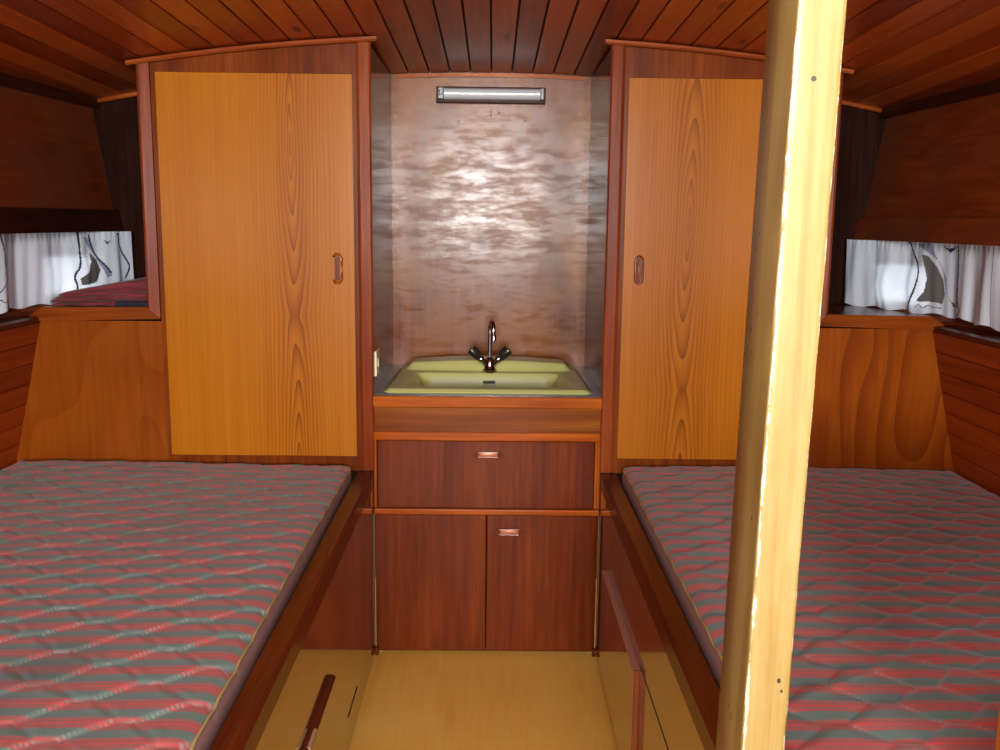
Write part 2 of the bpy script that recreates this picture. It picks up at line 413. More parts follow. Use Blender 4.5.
for s, side in ((-1, 'left'), (1, 'right')):           # the hull skin outside the linings
    for zz in ((-.04, .96), (1.27, 1.80)):
        bm = B(); box(bm, s*1.60, s*1.63, -1.2, 3.33, *zz); struct('wall_%s_hull' % side, bm, M['beam'])
bm = B(); box(bm, -1.63, 1.63, 3.30, 3.33, -.04, 1.80); struct('wall_front_hull', bm, M['beam'])
# shelves that run over the knee panels and along the hull
for s, side in ((-1, 'left'), (1, 'right')):
    t = thing('hull_shelf', 'varnished shelf with mitred front lipping below the %s curtain' % side, 'shelf', (s*1.1, 2.8, .98))
    bm = B(); prism(bm, [(s*.947, D), (s*1.32, D), (s*1.30, 2.72), (s*1.242, 2.93), (s*1.19, 3.045), (s*.947, 3.045)], 1.003, 1.016, 'z')
    link('shelf_board', bm, M['cap'], t)
    bm = B(); prism(bm, [(s*.912, .9885), (s*1.262, .978), (s*1.29, .984), (s*1.235, 1.018), (s*.9475, 1.0205)], D-.016, D+.002)
    link('front_lipping', bm, M['frame_x'], t)
    bm = B(); loft(bm, [[(s*(1.246), y, .976), (s*(1.246), y, .988), (s*(1.256), y, .992), (s*(1.39), y, .996), (s*(1.39), y, .976)] for y in (-.3, D-.017)])
    link('side_capping', bm, M['cap'], t)

# ------------------------------------------------------------------ curtains with a sailing print
def near(p, poly, w):
    for (a, b), (c, d) in zip(poly, poly[1:]):
        dx, dy = c-a, d-b; L = dx*dx+dy*dy
        t = max(0, min(1, ((p[0]-a)*dx+(p[1]-b)*dy)/L)); 
        if hypot(p[0]-a-t*dx, p[1]-b-t*dy) < w: return True
    return False
def inside(p, poly):
    c = False; j = len(poly)-1
    for i in range(len(poly)):
        (xi, yi), (xj, yj) = poly[i], poly[j]
        if (yi > p[1]) != (yj > p[1]) and p[0] < (xj-xi)*(p[1]-yi)/(yj-yi)+xi: c = not c
        j = i
    return c
def smoothpoly(p, it=2):
    for _ in range(it):
        q = [p[0]]
        for a, b in zip(p, p[1:]):
            q += [(a[0]*.75+b[0]*.25, a[1]*.75+b[1]*.25), (a[0]*.25+b[0]*.75, a[1]*.25+b[1]*.75)]
        p = q+[p[-1]]
    return p
PR = {-1: dict(
    lines=[[(.211, 1.222), (.211, 1.171), (.22, 1.123), (.256, 1.094), (.24, 1.063), (.23, 1.02)], [(.167, 1.21), (.157, 1.171), (.122, 1.128), (.096, 1.099)],
           [(.056, 1.215), (.052, 1.18), (.016, 1.128), (.009, 1.109), (.026, 1.077)], [(.529, 1.225), (.515, 1.179), (.515, 1.151), (.508, 1.072), (.499, 1.02)]],
    grey=[[(.17, 1.159), (.168, 1.134), (.193, 1.108), (.234, 1.086), (.227, 1.068), (.155, 1.071), (.131, 1.105), (.141, 1.137)]],
    blue=[[(.195, 1.207), (.159, 1.203), (.149, 1.167), (.091, 1.09), (.109, 1.082), (.142, 1.143), (.173, 1.18)]],
    bird=[[(.113, 1.197), (.101, 1.190), (.088, 1.195), (.102, 1.182)]],
    scr=[[(.50, 1.05), (.53, 1.035), (.55, 1.055), (.57, 1.03)], [(.51, 1.10), (.55, 1.06), (.60, 1.04)]], seam=[]),
    1: dict(
    lines=[[(.242, 1.223), (.268, 1.192), (.303, 1.156), (.31, 1.115), (.291, 1.058), (.261, 1.02)], [(.447, 1.223), (.46, 1.163), (.463, 1.099), (.469, 1.056), (.491, 1.034), (.463, 1.02)]],
    grey=[[(.314, 1.186), (.325, 1.161), (.339, 1.121), (.334, 1.081), (.308, 1.055), (.394, 1.05), (.401, 1.076), (.393, 1.116), (.369, 1.155), (.334, 1.183)], [(.415, 1.082), (.423, 1.065), (.467, 1.047), (.435, 1.05)]],
    blue=[[(.285, 1.215), (.34, 1.22), (.36, 1.19), (.385, 1.15), (.41, 1.08), (.405, 1.12), (.375, 1.17), (.33, 1.195)]],
    bird=[[(.381, 1.213), (.407, 1.205), (.441, 1.212), (.414, 1.194)]],
    scr=[[(.303, 1.035), (.318, 1.048), (.332, 1.033), (.348, 1.046), (.362, 1.034), (.394, 1.038)]], seam=[[(.619, 1.228), (.617, 1.135), (.627, 1.008)]])}
def curtain(s):
    pr = PR[s]; bm = B()
    for key in ('lines', 'scr', 'seam'): pr[key] = [smoothpoly(p) for p in pr[key]]
    P = [(x*s, y) for x, y in path]; segs = []; L = 0
    for a, b in zip(P, P[1:]):
        l = hypot(b[0]-a[0], b[1]-a[1]); segs.append((L, l, a, b)); L += l
    def at(u):
        for L0, l, a, b in segs:
            if u <= L0+l or L0+l >= L-1e-6:
                w = (u-L0)/l; return a[0]+(b[0]-a[0])*w, a[1]+(b[1]-a[1])*w
    NU, NV = 440, 100; rnd = random.Random(3+s); ph = [rnd.uniform(0, 6.28) for _ in range(8)]
    grid = []; uv = {}
    for i in range(NU+1):
        u = L*i/NU; x, y = at(u); row = []
        zb = 1.019 if u < .47 else max(1.003, 1.019-(u-.47)*.06)
        zt = 1.2215
        for j in range(NV+1):
            v = j/NV; z = zb+(zt-zb)*v
            h = .007*sin(2*pi*u/.13+ph[0]+1.2*sin(u*9)+(1-v)*1.1*sin(u*23+ph[1])) + .0015*sin(2*pi*u/.045+ph[2]+v*2)
            h *= (.35+.65*(1-v)**.5) if v > .05 else 1
            h += .0010*sin(2*pi*u/.019)*(max(0, v-.82)/.18)           # gathers along the header
            h += -.018*exp(-((u-.21)/.09)**2-((v-.35)/.25)**2)         # a swag of cloth pushed into the cabin
            xx = x - s*(-h)
            hem = .004*sin(2*pi*u/.12+ph[3])*(1-v)**3
            vert = bm.verts.new((xx, y, z+(hem if v < .5 else 0))); row.append(vert); uv[vert] = (u, z)
        grid.append(row)
    for i in range(NU):
        for j in range(NV):
            f = bm.faces.new((grid[i][j], grid[i+1][j], grid[i+1][j+1], grid[i][j+1]))
            a, b = uv[grid[i][j]], uv[grid[i+1][j+1]]; p = ((a[0]+b[0])/2, (a[1]+b[1])/2)
            m = 0
            if any(inside(p, q) for q in pr['blue']): m = 3
            if any(inside(p, q) for q in pr['grey']): m = 2
            if any(near(p, q, .0012) for q in pr['seam']): m = 4
            if any(inside(p, q) for q in pr['bird']) or any(near(p, q, .003) for q in pr['lines']) or any(near(p, q, .0012) for q in pr['scr']): m = 1
            f.material_index = m
    me_o = link('curtain', bm, CUR, loc=(s*1.2, 2.6, 1.0), smooth=True)
    if s > 0: me_o.data.flip_normals()
    md = me_o.modifiers.new('cloth thickness', 'SOLIDIFY'); md.thickness = .0012
    return me_o
tag(curtain(-1), 'white gathered curtain with navy lines and grey sail print, behind the folded maroon blanket', 'curtain', None)
tag(curtain(1), 'white gathered curtain with large grey sail print, right of the cream post', 'curtain', None)

# ------------------------------------------------------------------ folded blanket on the left shelf
t = thing('folded_blanket', 'folded maroon fleece blanket lying on the left shelf against the wardrobe', 'blanket', (-1.12, 2.80, 1.016))
def slab(bm, x0, x1, y0, y1, zf, th, n=26, seed=1):
    rings = []
    for i in range(n+1):
        w = i/n; x = x0+(x1-x0)*w
        c = sqrt(max(0, 1-(1-min(1, w/.10))**2)) if w < .10 else 1
        t_ = th(w)*max(c, .06); z0 = zf(w)+ (th(w)-t_)/2
        ring = []
        for k_ in range(16):
            a = 2*pi*k_/16
            ca, sa = cos(a), sin(a)
            lim = abs(x)+.03
            yb = min(y1, 2.6+(1.28-lim)/.055*.2 if lim > 1.225 else 2.8+(1.225-lim)/.10*.22-.01)
            yy = (y0+yb)/2+(yb-y0)/2*(abs(ca)**.45*(1 if ca > 0 else -1))+.003*sin(w*14+seed)
            zz = z0+t_/2+t_/2*(abs(sa)**.6*(1 if sa > 0 else -1))+.0012*sin(w*22+seed*2+k_)
            ring.append((x, yy, zz))
        rings.append(ring)
    loft(bm, rings); return bm
lay = [(0.0, -1.222, 2.662), (.0165, -1.226, 2.660), (.032, -1.218, 2.663), (.046, -1.205, 2.667)]
for q, (dz, xs0, ys0) in enumerate(lay):
    bm = B(); slab(bm, xs0, -.95, ys0, 2.93-.004*q, lambda w, dz=dz, q=q: 1.017+dz*(.55+.75*w), lambda w, q=q: (.011+.014*w) if q < 3 else (.012+.014*w), seed=q)
    link('fold', bm, M['fleece'], t, smooth=True)
bm = B(); slab(bm, -1.04, -.95, 2.650, 2.662, lambda w: 1.0185, lambda w: .016, seed=5)
link('dark_binding', bm, M['navy'], t, smooth=True)['label'] = 'dark binding under the front fold'

# ------------------------------------------------------------------ the two wardrobes
def ring_pull(parent, cx, cz, w, h, y, mring, mcup, cup_label=None):
    """oval moulded ring let into a door round a sunk cup"""
    a = stadium(w, h, 8); bm = B()
    out = [(cx+p, cz+q) for p, q in a]; inn = [(cx+p, cz+q) for p, q in stadium(w-.014, h-.014, 8)]; mid = [(cx+p, cz+q) for p, q in stadium(w-.006, h-.006, 8)]
    loft(bm, [[(p, y+.002, q) for p, q in out], [(p, y-.003, q) for p, q in out], [(p, y-.006, q) for p, q in mid], [(p, y-.004, q) for p, q in inn], [(p, y+.002, q) for p, q in inn]], True, False)
    hd = link('handle', bm, mring, parent, smooth=True)
    hd['_w'] = tuple(parent['_w']) if '_w' in parent else hd['_w']
    return hd, inn
def wardrobe(s, side, lab):
    t = thing('wardrobe', lab, 'wardrobe', (s*.63, D, .56))
    X = lambda x: s*x
    bm = B()                                            # carcase: inner side (the wall of the sink niche), outer side, back
    prism(bm, [(X(.325), D+.0), (X(.325), 3.2), (X(.337), 3.2), (X(.337), D)], .56, zc(.33, 3.2)-.002, 'z')
    link('inner_side_panel', bm, M['nicheside'], t); bm = B()
    prism(bm, [(X(.935), D+.013), (X(.935), 3.03), (X(.947), 3.03), (X(.947), D+.013)], 1.0, zc(.947, 3.0)-.004, 'z')
    link('outer_side_panel', bm, M['nicheside'], t)
    bm = B()                                            # face frame in one piece round the door opening
    topz = [(x, zc(x)-.004) for x in (.361, .5, .65, .8, .912)]
    zt, zb = 1.652, .598
    prism(bm, [(X(x), z) for x, z in [(.361, zt)]+topz+[(.912, zt)]], D-.004, D+.015)
    box(bm, X(.361), X(.372), D-.004, D+.015, zb, zt); box(bm, X(.900), X(.912), D-.004, D+.015, zb, zt)
    box(bm, X(.361), X(.912), D-.004, D+.015, .556, zb)
    link('face_frame', bm, M['frame'], t)
    bm = B(); prism(bm, [(X(.3215), D-.008), (X(.326), D-.014), (X(.352), D-.014), (X(.361), D-.006), (X(.361), D+.012), (X(.3215), D+.012)], .5595, zc(.34)-.004, 'z')
    link('corner_post', bm, M['post'], t)
    bm = B(); prism(bm, [(X(.913), D-.010), (X(.94), D-.014), (X(.9475), D-.008), (X(.9475), D+.012), (X(.913), D+.012)], 1.0, zc(.947)-.006, 'z')
    bm.verts.ensure_lookup_table()
    for v in bm.verts:
        if v.co.z < 1.01: v.co.z = .989+(abs(v.co.x)-.913)*.9
    link('corner_post', bm, M['post'], t)
    bm = B(); box(bm, X(.3722), X(.8998), D-.0045, D+.012, .5985, 1.6515, .0008, 1)
    cx = .416; y = D-.0045
    d = link('door', bm, M['door_l' if s < 0 else 'door_r'], t)
    if s < 0:                                           # D-shaped ring pull, standing proud
        bm = B()
        P = [(-.429, y+.001, 1.166), (-.424, y-.009, 1.172), (-.414, y-.011, 1.171), (-.407, y-.011, 1.160), (-.405, y-.011, 1.13), (-.407, y-.011, 1.104), (-.414, y-.011, 1.094), (-.424, y-.009, 1.093), (-.429, y+.001, 1.099)]
        tube(bm, P, .0042, 8)
        hd = link('handle', bm, M['pull'], d, smooth=True)
        bm = B(); prism(bm, [(-.420+p, 1.132+q) for p, q in stadium(.014, .066)], y-.0012, y+.001)
        link('handle_recess', bm, M['pull_dark'], d)
    else:
        hd, inn = ring_pull(d, .416, 1.137, .027, .082, y, M['pull_dark'], None)
        bm = B(); prism(bm, inn, y-.0008, y+.001); link('handle_recess', bm, M['pull_dark'], d)
        bm = B(); tube(bm, [(.4145, y-.003, 1.105), (.4145, y-.0035, 1.137), (.4145, y-.003, 1.168)], .0025, 8); link('handle_bar', bm, M['copper'], d, smooth=True)
    bm = B(); pts = [x for x in (.303, .4, .5, .6, .7, .8, .9, .968)]   # cornice under the deckhead
    loft(bm, [[(X(x), D-.028, zc(x)-.004), (X(x), D-.028, zc(x)-.011), (X(x), D-.022, zc(x)-.015), (X(x), D-.015, zc(x)-.015), (X(x), D-.0145, zc(x)-.004)] for x in pts])
    link('cornice', bm, M['cornice'], t)
    return t
wardrobe(-1, 'left', 'tall built-in wardrobe with pine door left of the sink, its ring handle at right')
wardrobe(1, 'right', 'tall built-in wardrobe with pine door right of the sink, partly behind the cream post')
bm = B(); loft(bm, [[(x, 3.186, zc(x, 3.2)-.003), (x, 3.186, zc(x, 3.2)-.014), (x, 3.1995, zc(x, 3.2)-.014), (x, 3.1995, zc(x, 3.2)-.003)] for x in (-.305, -.15, 0, .15, .305)])
struct('trim_7', bm, M['trim'])

# ------------------------------------------------------------------ sink unit
t = thing('sink_cabinet', 'mahogany sink cabinet with grey worktop, one drawer and two lower doors', 'cabinet', (0, D, 0))
for s in (-1, 1):
    bm = B(); box(bm, s*.3245, s*.313, D+.0145, 3.198, .001, .7655); link('carcase_side', bm, M['drawer'], t)
bm = B(); box(bm, -.313, .313, D+.0145, 3.198, .001, .012); link('carcase_floor', bm, M['drawer'], t)
bm = B()
o_ = [(-.3245, D), (.3245, D), (.3245, 3.1995), (-.3245, 3.1995)]; i_ = [(-.285, 2.70), (.285, 2.70), (.275, 3.15), (-.275, 3.15)]
loft(bm, [[(x, y, z) for x, y in P] for P, z in ((i_, .766), (o_, .766), (o_, .780), (i_, .780), (i_, .766))], True, False)
link('worktop', bm, M['counter'], t)
bm = B(); box(bm, -.3245, .3245, D-.016, D-.0002, .744, .777, .004, 2); link('top_moulding', bm, M['trim'], t)
bm = B(); box(bm, -.3245, .3245, D-.002, D+.014, .672, .7655); link('fascia_panel', bm, M['fascia'], t)
bm = B(); box(bm, -.3245, .3215, D-.014, D+.014, .648, .674, .004, 2); link('lower_moulding', bm, M['trim'], t)
for s in (-1, 1):
    bm = B(); box(bm, s*.3165, s*.3245, D-.006, D+.014, .447, .648, .002, 1)
    if s > 0: box(bm, .3085, .3165, D-.003, D+.014, .447, .648, .001, 1)
    link('drawer_stile', bm, M['trimz'], t)
bm = B(); box(bm, -.3245, .3245, D-.012, D+.014, .429, .446, .003, 2); link('divider_rail', bm, M['trim'], t)
def pull(parent, cx, cz, y):
    hd, inn = ring_pull(parent, cx, cz, .077, .023, y, M['pull_dark'], None)
    bm = B(); box(bm, cx-.026, cx+.026, y-.005, y+.001, cz-.0085, cz+.0085, .002, 2)
    link('handle_grip', bm, M['copper'], parent, smooth=True, auto=30)
bm = B(); box(bm, -.3135, .3065, D-.006, D+.013, .4485, .6465, .0015, 1)
d = link('drawer', bm, M['drawer'], t); pull(d, .003, .607, D-.006)
bm = B(); box(bm, -.3225, -.0015, D-.006, D+.013, .013, .4275, .0015, 1); d1 = link('door', bm, M['drawer'], t)
bm = B(); box(bm, .0015, .317, D-.006, D+.013, .013, .4275, .0015, 1); d2 = link('door', bm, M['drawer'], t); pull(d2, .066, .377, D-.006)
for s in (-1, 1):
    bm = B(); box(bm, s*.300, s*.3235, D-.016, D-.0005, .0005, .034, .002, 1) if False else box(bm, s*.3145, s*.3235, D-.022, D-.0065, .0005, .026, .002, 1)
    link('foot_block', bm, M['drawer'], t)
    bm = B(); box(bm, s*.3237, s*.3245, D-.0085, D-.0065, .03, .43); link('edge_strip', bm, M['seal'], t)

# washbasin: one enamelled pressing
def sstep(a, b, x):
    t_ = max(0, min(1, (x-a)/(b-a))); return t_*t_*(3-2*t_)
def basin(name):
    bm = B(); NX, NY = 150, 130; g = []
    yc, hy = 2.918, .245
    for i in range(NX+1):
        row = []
        for j in range(NY+1):
            a, b = 2*i/NX-1, 2*j/NY-1
            # rounded rectangle outline; slightly narrower at the back
            e = .09
            px, py = a, b
            k_ = 1
            if abs(a) > 1-e and abs(b) > 1-e*1.25:
                qx, qy = (abs(a)-(1-e))/e, (abs(b)-(1-e*1.25))/(e*1.25)
                m_ = max(qx, qy); l_ = hypot(qx, qy)
                if l_ > 1e-6:
                    px = math.copysign(1-e+e*qx*m_/l_, a); py = math.copysign(1-e*1.25+e*1.25*qy*m_/l_, b)
            x = px*(.302-.010*(py+1)/2); y = yc+py*hy
            rim = min(1-abs(a), 1-abs(b))
            z = .781+.009*sstep(0, .055, rim)
            # ledge at the back, bowed top edge
            half = .268
            yl = 3.065+.012*(1-(x/half)**2)
            ed = max(0., 1-(x/half)**8) if abs(x) < half else 0
            ledge = sstep(-.004, .026, y-(3.006+.02*abs(x/half)**5))*sstep(-.02, .012, (3.128+.016*(1-(x/half)**2))-y)*sstep(0, .035, half+.008-abs(x))
            z += (.022+.012*(1-(x/half)**2))*ledge
            # bowl
            wb = .232+(.02)*(1-sstep(2.72, 3.0, y))
            sx = wb-abs(x); s1 = y-2.722; s2 = 2.978-y
            dx_ = sstep(0, .075, sx); dy1 = sstep(0, .05, s1); dy2 = sstep(0, .022, s2)
            z -= .105*min(1, dx_*dy1*dy2)
            row.append(bm.verts.new((x, y, z)))
        g.append(row)
    for i in range(NX):
        for j in range(NY): bm.faces.new((g[i][j], g[i+1][j], g[i+1][j+1], g[i][j+1]))
    return bm
t = thing('washbasin', 'avocado green enamel washbasin set into the dark grey worktop', 'sink', (0, 2.92, .78))
bn = link('basin', basin('b'), M['green'], t, smooth=True)
md = bn.modifiers.new('gauge', 'SOLIDIFY'); md.thickness = .002; md.offset = -1 if bn.data.polygons[0].normal.z > 0 else 1
bm = B(); prism(bm, [(0.003+p, .7625+q) for p, q in stadium(.040, .008)], 2.964, 2.985)
o = link('overflow_slot', bm, plain('dark_olive', (70, 66, 30), .5), t)
bm = B(); box(bm, -.017, .023, 2.952, 2.968, .7535, .7575, .001, 1); link('overflow_lip', bm, M['cream'], t)
bm = B(); bmesh.ops.create_cone(bm, cap_ends=True, segments=24, radius1=.02, radius2=.018, depth=.004, matrix=Matrix.Translation((0, 2.86, .692)))
link('drain', bm, M['chrome'], t, smooth=True, auto=30)

# mixer tap
t = thing('mixer_tap', 'chrome mixer tap with swan-neck spout and two dark knobs on the green basin', 'tap', (.004, 2.999, .792))
def lathe(bm, prof, c, axis=Vector((0, 0, 1)), n=20):
    axis = axis.normalized(); a = axis.orthogonal().normalized(); b = axis.cross(a)
    loft(bm, [[Vector(c)+axis*h+a*(r*cos(2*pi*k/n))+b*(r*sin(2*pi*k/n)) for k in range(n)] for h, r in prof]); return bm
tx, ty, tz = .004, 2.999, .7935
bm = B(); lathe(bm, [(-.004, .024), (.004, .024), (.008, .019), (.022, .016), (.034, .0145), (.040, .010), (.044, .0075)], (tx, ty, tz)); link('body', bm, M['chrome'], t, smooth=True, auto=40)
pts = [(tx, ty, tz+.04), (tx, ty, tz+.12)]
for k_ in range(1, 13):
    a = pi*k_/12*1.03; pts.append((tx+.0055*(1-cos(a)), ty-.030*(1-cos(a)), tz+.134+.030*sin(a)))
pts.append((tx+.0115, ty-.059, tz+.117))
bm = B(); tube(bm, pts, .0062, 12); link('spout', bm, M['chrome'], t, smooth=True, auto=40)
bm = B(); lathe(bm, [(-.012, .0078), (.006, .0085), (.010, .006)], (tx+.0115, ty-.059, tz+.115)); link('aerator', bm, M['chrome'], t, smooth=True, auto=40)
for s in (-1, 1):
    ax = Vector((s*.72, -.10, .70))
    bm = B(); lathe(bm, [(.006, .011), (.030, .011), (.034, .0135), (.042, .0135), (.045, .012)], (tx, ty, tz+.012), ax, 16); st = link('knob_stem', bm, M['chrome'], t, smooth=True, auto=40)
    bm = B(); n_ = 24; a0 = ax.normalized(); e1 = a0.orthogonal().normalized(); e2 = a0.cross(e1)
    c0 = Vector((tx, ty, tz+.012)); rr = []
    for h, r in ((.044, .013), (.048, .0150), (.080, .0175), (.085, .0160), (.0865, .004)):
        rr.append([c0+a0*h+(e1*cos(2*pi*q/n_)+e2*sin(2*pi*q/n_))*r*(1+(.06 if q % 3 == 0 else 0)) for q in range(n_)])
    loft(bm, rr); link('knob', bm, M['smoke'], t, smooth=True, auto=40)

# striplight
t = thing('strip_light', 'slim strip light with clear ribbed tube cover fixed above the sink', 'lamp', (0, 3.2, 1.67))
bm = B(); box(bm, -.178, .176, 3.180, 3.199, 1.6425, 1.694, .003, 2); link('base', bm, plain('brown_lamp_base', (54, 32, 24), .4, 0, 0, .1), t)
bm = B(); prof = []
for k_ in range(15):
    a = pi*k_/14; prof.append((3.180-.026*sin(a)**.8, 1.670+.0185*cos(a)))
loft(bm, [[(x, y, z) for y, z in prof] for x in (-.152, .158)]); link('diffuser', bm, M['diffuser'], t, smooth=True, auto=40)
for x0, x1 in ((-.172, -.152), (.158, .171)):
    bm = B(); box(bm, x0, x1, 3.157, 3.181, 1.652, 1.689, .003, 2); link('end_cap', bm, plain('grey_end_cap', (120, 116, 116), .3), t)
bm = B(); box(bm, -.168, -.156, 3.151, 3.158, 1.663, 1.681, .002, 2); link('switch', bm, M['smoke'], t)
# old screw holes in the panel behind
bm = B()
for x, z in ((-.105, 1.585), (.112, 1.588), (-.001, 1.618), (-.001, 1.607), (.026, 1.614)):
    bmesh.ops.create_cone(bm, cap_ends=True, segments=10, radius1=.003, radius2=.003, depth=.001, matrix=Matrix.Translation((x, 3.1996, z)) @ Matrix.Rotation(pi/2, 4, 'X'))
struct('trim_8', bm, M['hole'])
# wall socket plate
t = thing('socket_plate', 'small cream plastic socket plate on the niche side left of the sink', 'socket', (-.3245, 2.70, .86))
bm = B(); box(bm, -.3245, -.3165, 2.67, 2.735, .826, .898, .002, 2); link('plate', bm, M['cream'], t)
bm = B(); box(bm, -.3165, -.314, 2.693, 2.712, .85, .874, .001, 1); link('rocker', bm, M['cream'], t)

# ------------------------------------------------------------------ berths
def hexd(x, y, s=-1):
    """distance-like measure to the quilting seams: long hexagons"""
    best = 9
    i0 = round(x/.083)
    for i in (i0-1, i0, i0+1):
        off = .054 if i % 2 else 0
        j = round((y-off)/.108)
        for jj in (j-1, j, j+1):
            dx, dy = abs(x-i*.083), abs(y-off-jj*.108)
            m = max(dy/.054, dx/.068+.78*dy/.054)
            if m < best: best = m; ax_, ay_ = x-i*.083, y-off-jj*.108; tl = ay_-s*ax_*1.0 if s < 0 else ay_-ax_
    return max(0, 1-best)*.045, tl, ((1. if ax_*ay_ > -.0004 else .3) if s < 0 else (.2 if ax_*ay_ < .0004 else .75))  # last value weights the painted light on the seams by direction
def mattress(s, label):
    x0, x1 = .387, 1.335; y0, y1 = 1.0, 2.640; ztop = .585; zbot = .519
    t = thing('mattress', label, 'mattress', (s*.85, 1.8, zbot), None)
    bm = B(); st = .0052; NX, NY = int((x1-x0)/st), int((y1-y0)/st)
    lay = bm.verts.layers.float.new('seam'); rnd = random.Random(11+s)
    g = []
    wr = [(rnd.uniform(.5, 1.1), rnd.uniform(1.1, 1.7), rnd.uniform(.5, 1.0), rnd.uniform(.1, .2)) for _ in range(7)]
    for i in range(NX+1):
        row = []
        for j in range(NY+1):
            x = x0+(x1-x0)*i/NX; y = y0+(y1-y0)*j/NY
            wx = x+.006*sin(y*17+s); wy = y+.005*sin(x*13+s*2)+.004*sin(x*31)
            d, tl, lit_fam = hexd(wx, wy+.02, s)
            h = (.0022 if lit_fam > .9 else .0034)*(1-exp(-d/.005)) - .0022*tl/.06 if s < 0 else (.0036*(1-exp(-d/.0045)) if lit_fam < .5 else .0024*(1-exp(-d/.005)))+.0012*tl/.06
            h += .0035*sin(x*5.1+s)*sin(y*4.3)
            for cx, cy, an, ln in wr:                      # a few pulled creases
                u_ = (x-cx)*cos(an)+(y-cy)*sin(an); v_ = -(x-cx)*sin(an)+(y-cy)*cos(an)
                h += .0022*exp(-(v_/.006)**2)*exp(-(u_/ln)**2)
            e = min(x-x0, y1-y, y-y0, x1-x)
            h -= .012*exp(-max(e, 0)/.012)
            if j == NY or i == 0: pass
            # rounded corner nearest the aisle
            X_, Y_ = x, y
            rc = .035
            if x < x0+rc and y > y1-rc:
                qx, qy = (x0+rc-x)/rc, (y-y1+rc)/rc; m_ = max(qx, qy); l_ = hypot(qx, qy)
                if l_ > 1e-6: X_ = x0+rc-rc*qx*m_/l_; Y_ = y1-rc+rc*qy*m_/l_
            v = bm.verts.new((s*X_, Y_, ztop-.0035+h)); v[lay] = exp(-d/.0011)*lit_fam ; row.append(v)
        g.append(row)
    for i in range(NX):
        for j in range(NY): bm.faces.new((g[i][j], g[i+1][j], g[i+1][j+1], g[i][j+1]))
    border = [g[0][j] for j in range(NY+1)] + [g[i][NY] for i in range(1, NX+1)] + [g[NX][j] for j in range(NY-1, -1, -1)] + [g[i][0] for i in range(NX-1, 0, -1)]
    bp = [v.co.copy() for v in border]
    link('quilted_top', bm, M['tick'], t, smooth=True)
    bm = B()
    rings = []
    for f_, out in ((0, .0), (.15, .004), (.5, .006), (.85, .004), (1, 0)):
        ring = []
        for p in bp:
            cx = s*(x0+x1)/2; cy = (y0+y1)/2
            dx = -1 if s*(p.x-cx) < -(x1-x0)/2+.036 else (1 if s*(p.x-cx) > (x1-x0)/2-.01 else 0)
            dy = 1 if p.y > y1-.03 else (-1 if p.y < y0+.01 else 0)
            ring.append((p.x+s*dx*out*.6, min(p.y+dy*out*.6, 2.645), p.z*(1-f_)+zbot*f_))
        rings.append(ring)
    loft(bm, rings, True, False)
    bm.faces.new(bm.verts[-len(bp):] if False else [v for v in list(bm.verts)[-len(bp):]])
    link('border', bm, M['tick_side'], t, smooth=True)
    NB = len(bp); front = [p for p in bp[:NY+12]]
    bm = B(); tube(bm, [(p.x-s*.001, p.y, p.z+.0015) for p in front[::3]], .0024, 6); link('piping', bm, M['piping'], t, smooth=True)
    return t
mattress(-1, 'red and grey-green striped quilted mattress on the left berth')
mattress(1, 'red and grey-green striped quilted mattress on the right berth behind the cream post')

def berth(s, label):
    t = thing('berth', label, 'bed', (s*.6, 1.7, 0))
    X = lambda x: s*x
    bm = B(); box(bm, X(.326), X(.342), .78, D+.01, .0, .512); link('side_panel', bm, M['berth'], t)
    bm = B(); prism(bm, [(X(.3255), .512), (X(.3245), .552), (X(.331), .559), (X(.368), .556), (X(.372), .512)], .78, D-.016)
    bm2 = link('lee_rail', bm, M['rail'], t)
    bm = B(); box(bm, X(.372), X(1.355), .78, D-.018, .498, .517); link('base_board', bm, M['frame'], t)
    if s < 0:
        # long finger rail along the locker lid
        bm = B(); prism(bm, [(-.3265, .303), (-.316, .305), (-.3135, .311), (-.317, .316), (-.3265, .318)], .9, 1.885); h_ = link('grip_rail', bm, M['cap'], t)
        bm = B(); box(bm, -.321, -.3130, 1.60, 1.67, .3035, .3175, .003, 2); link('worn_patch', bm, plain('bare_worn_wood', (176, 140, 100), .6), t)['label'] = 'pale worn stretch of the grip rail'
        bm = B(); box(bm, -.3268, -.3252, 2.12, 2.27, .085, .092); link('dark_strip', bm, M['hole'], t)  # thin dark strip low on the side panel
    else:
        bm = B(); box(bm, .314, .3262, 1.86, 2.43, .06, .338, .0015, 1); d = link('locker_door', bm, M['berth'], t)
        bm = B(); prism(bm, [(.3125, .338), (.3125, .342), (.316, .345), (.3262, .345), (.3262, .338)], 1.858, 2.43); link('top_lipping', bm, plain('sheen_lipping', (168, 110, 88), .4), d)  # reflection along the door's top edge, put into a paler lipping colour
        bm = B(); box(bm, .3135, .3262, 1.855, 1.8595, .06, .345, .001, 1); link('end_lipping', bm, M['pull_dark'], d)
        bm = B(); box(bm, .3252, .3268, .9, 1.85, .356, .359); link('lid_joint', bm, M['hole'], t)
        bm = B(); box(bm, .3252, .3268, 2.10, 2.24, .03, .036) ; link('dark_strip', bm, M['hole'], t)  # thin dark strip near the floor
    return t
berth(-1, 'built-in left berth with glossy dark side panel and long finger rail')
berth(1, 'built-in right berth with glossy side panel and overlaid locker door')

# low locker end standing at the foot of the right berth
t = thing('locker', 'orange-brown wooden locker end at the lower right edge of the photo', 'locker', (.9, .97, .5))
bm = B(); box(bm, .580, 1.30, .955, .985, .50, .80, .003, 2); link('panel', bm, M['trimz'], t)
bm = B(); box(bm, .580, 1.30, .945, .992, .80, .82, .004, 2); link('capping', bm, M['trim'], t)

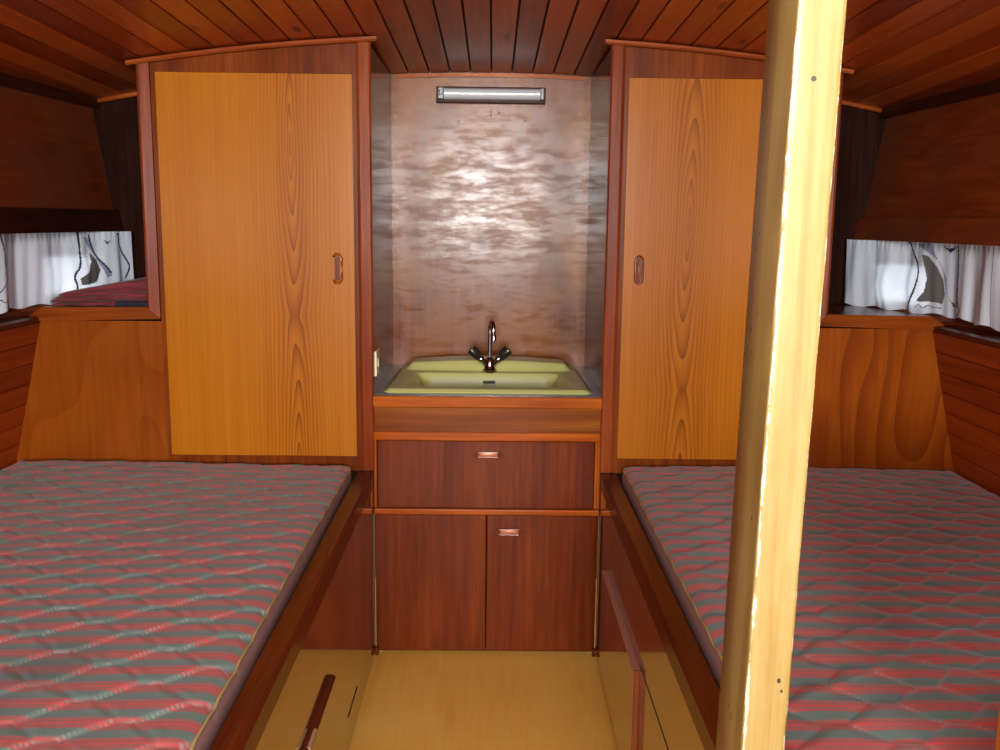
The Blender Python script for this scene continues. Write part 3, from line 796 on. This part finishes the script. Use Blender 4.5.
# ------------------------------------------------------------------ cream post in the foreground
bm = B()
def px(z): return .271+.0175*(z-.736)
nz = 60; rings = []; w, dp = .0447, .104
lay = None
verts = []
import itertools
sec = [(.0, .006), (.0, .003), (.0012, .0008), (.0035, 0), (.006, 0), (w*.5, 0), (w-.0055, 0), (w-.0035, 0), (w-.0012, .0008), (w, .003), (w, .005), (w, dp/2), (w, dp-.004), (w-.004, dp), (.004, dp), (0, dp-.004), (0, dp/2)]
EDGE = {1: .75, 2: 1., 3: .85, 7: .7, 8: .9, 9: .6}
lay = bm.verts.layers.float.new('edge')
rd = random.Random(5); prev = None
for i in range(nz+1):
    z = 0.0005+(1.747-.0005)*i/nz; ring = []
    for q, (a, b) in enumerate(sec):
        jx = rd.uniform(-.0007, .0007) if q in EDGE else 0
        v = bm.verts.new((px(z)+a+jx, .9+b, z)); v[lay] = EDGE.get(q, 0.); ring.append(v)
    if prev:
        for q in range(len(sec)): bm.faces.new((prev[q], prev[(q+1) % len(sec)], ring[(q+1) % len(sec)], ring[q]))
    else: bm.faces.new(ring)
    prev = ring
bm.faces.new(prev)
o = link('wooden_post', bm, M['pillar'], loc=(.28, .95, 0), smooth=True, auto=50)
tag(o, 'square cream varnished wooden post with worn edges, standing in the right foreground', 'post')

# ------------------------------------------------------------------ light
def area(name, loc, target, sx, sy, power, col):
    l = bpy.data.lights.new(name, 'AREA'); l.shape = 'RECTANGLE'; l.size = sx; l.size_y = sy; l.energy = power; l.color = col
    o = bpy.data.objects.new(name, l); COL.objects.link(o); o.location = loc
    o.rotation_euler = (Vector(target)-Vector(loc)).to_track_quat('-Z', 'Y').to_euler(); return o
area('aft_fill_light', (0, -5.2, 1.42), (0, 2.6, 1.0), 1.5, 1.1, 400, (1, .97, .93))  # added fill from far aft, evens out the falloff; source unseen
area('overhead_fill_light', (0, .1, 1.71), (0, 1.9, .1), .8, .6, 31, (.97, .98, 1))  # added overhead fill for mattresses and floor, no opening modelled
for s in (-1, 1):
    area('daylight_outside_window', (s*2.3, 3.35, 1.5), (s*1.27, 2.84, 1.1), .9, .7, 170, (1, .95, .86))
fl = bpy.data.lights.new('camera_flash', 'AREA'); fl.shape = 'RECTANGLE'; fl.size = .06; fl.size_y = .03; fl.energy = 1.2; fl.color = (1, .98, .95)
fo = bpy.data.objects.new('camera_flash', fl); COL.objects.link(fo); fo.location = (.0, -.02, 1.34)
fo.rotation_euler = (Vector((0, 2.65, .95))-Vector(fo.location)).to_track_quat('-Z', 'Y').to_euler()
w = bpy.data.worlds.new('daylight'); S.world = w; w.use_nodes = True
w.node_tree.nodes['Background'].inputs[0].default_value = (.80, .88, 1., 1); w.node_tree.nodes['Background'].inputs[1].default_value = .9

for o in bpy.data.objects:
    if '_w' in o: del o['_w']
S.view_settings.view_transform = 'Standard'; S.view_settings.look = 'None'; S.view_settings.gamma = 1
S.view_settings.use_curve_mapping = False; S.view_settings.exposure = 0.
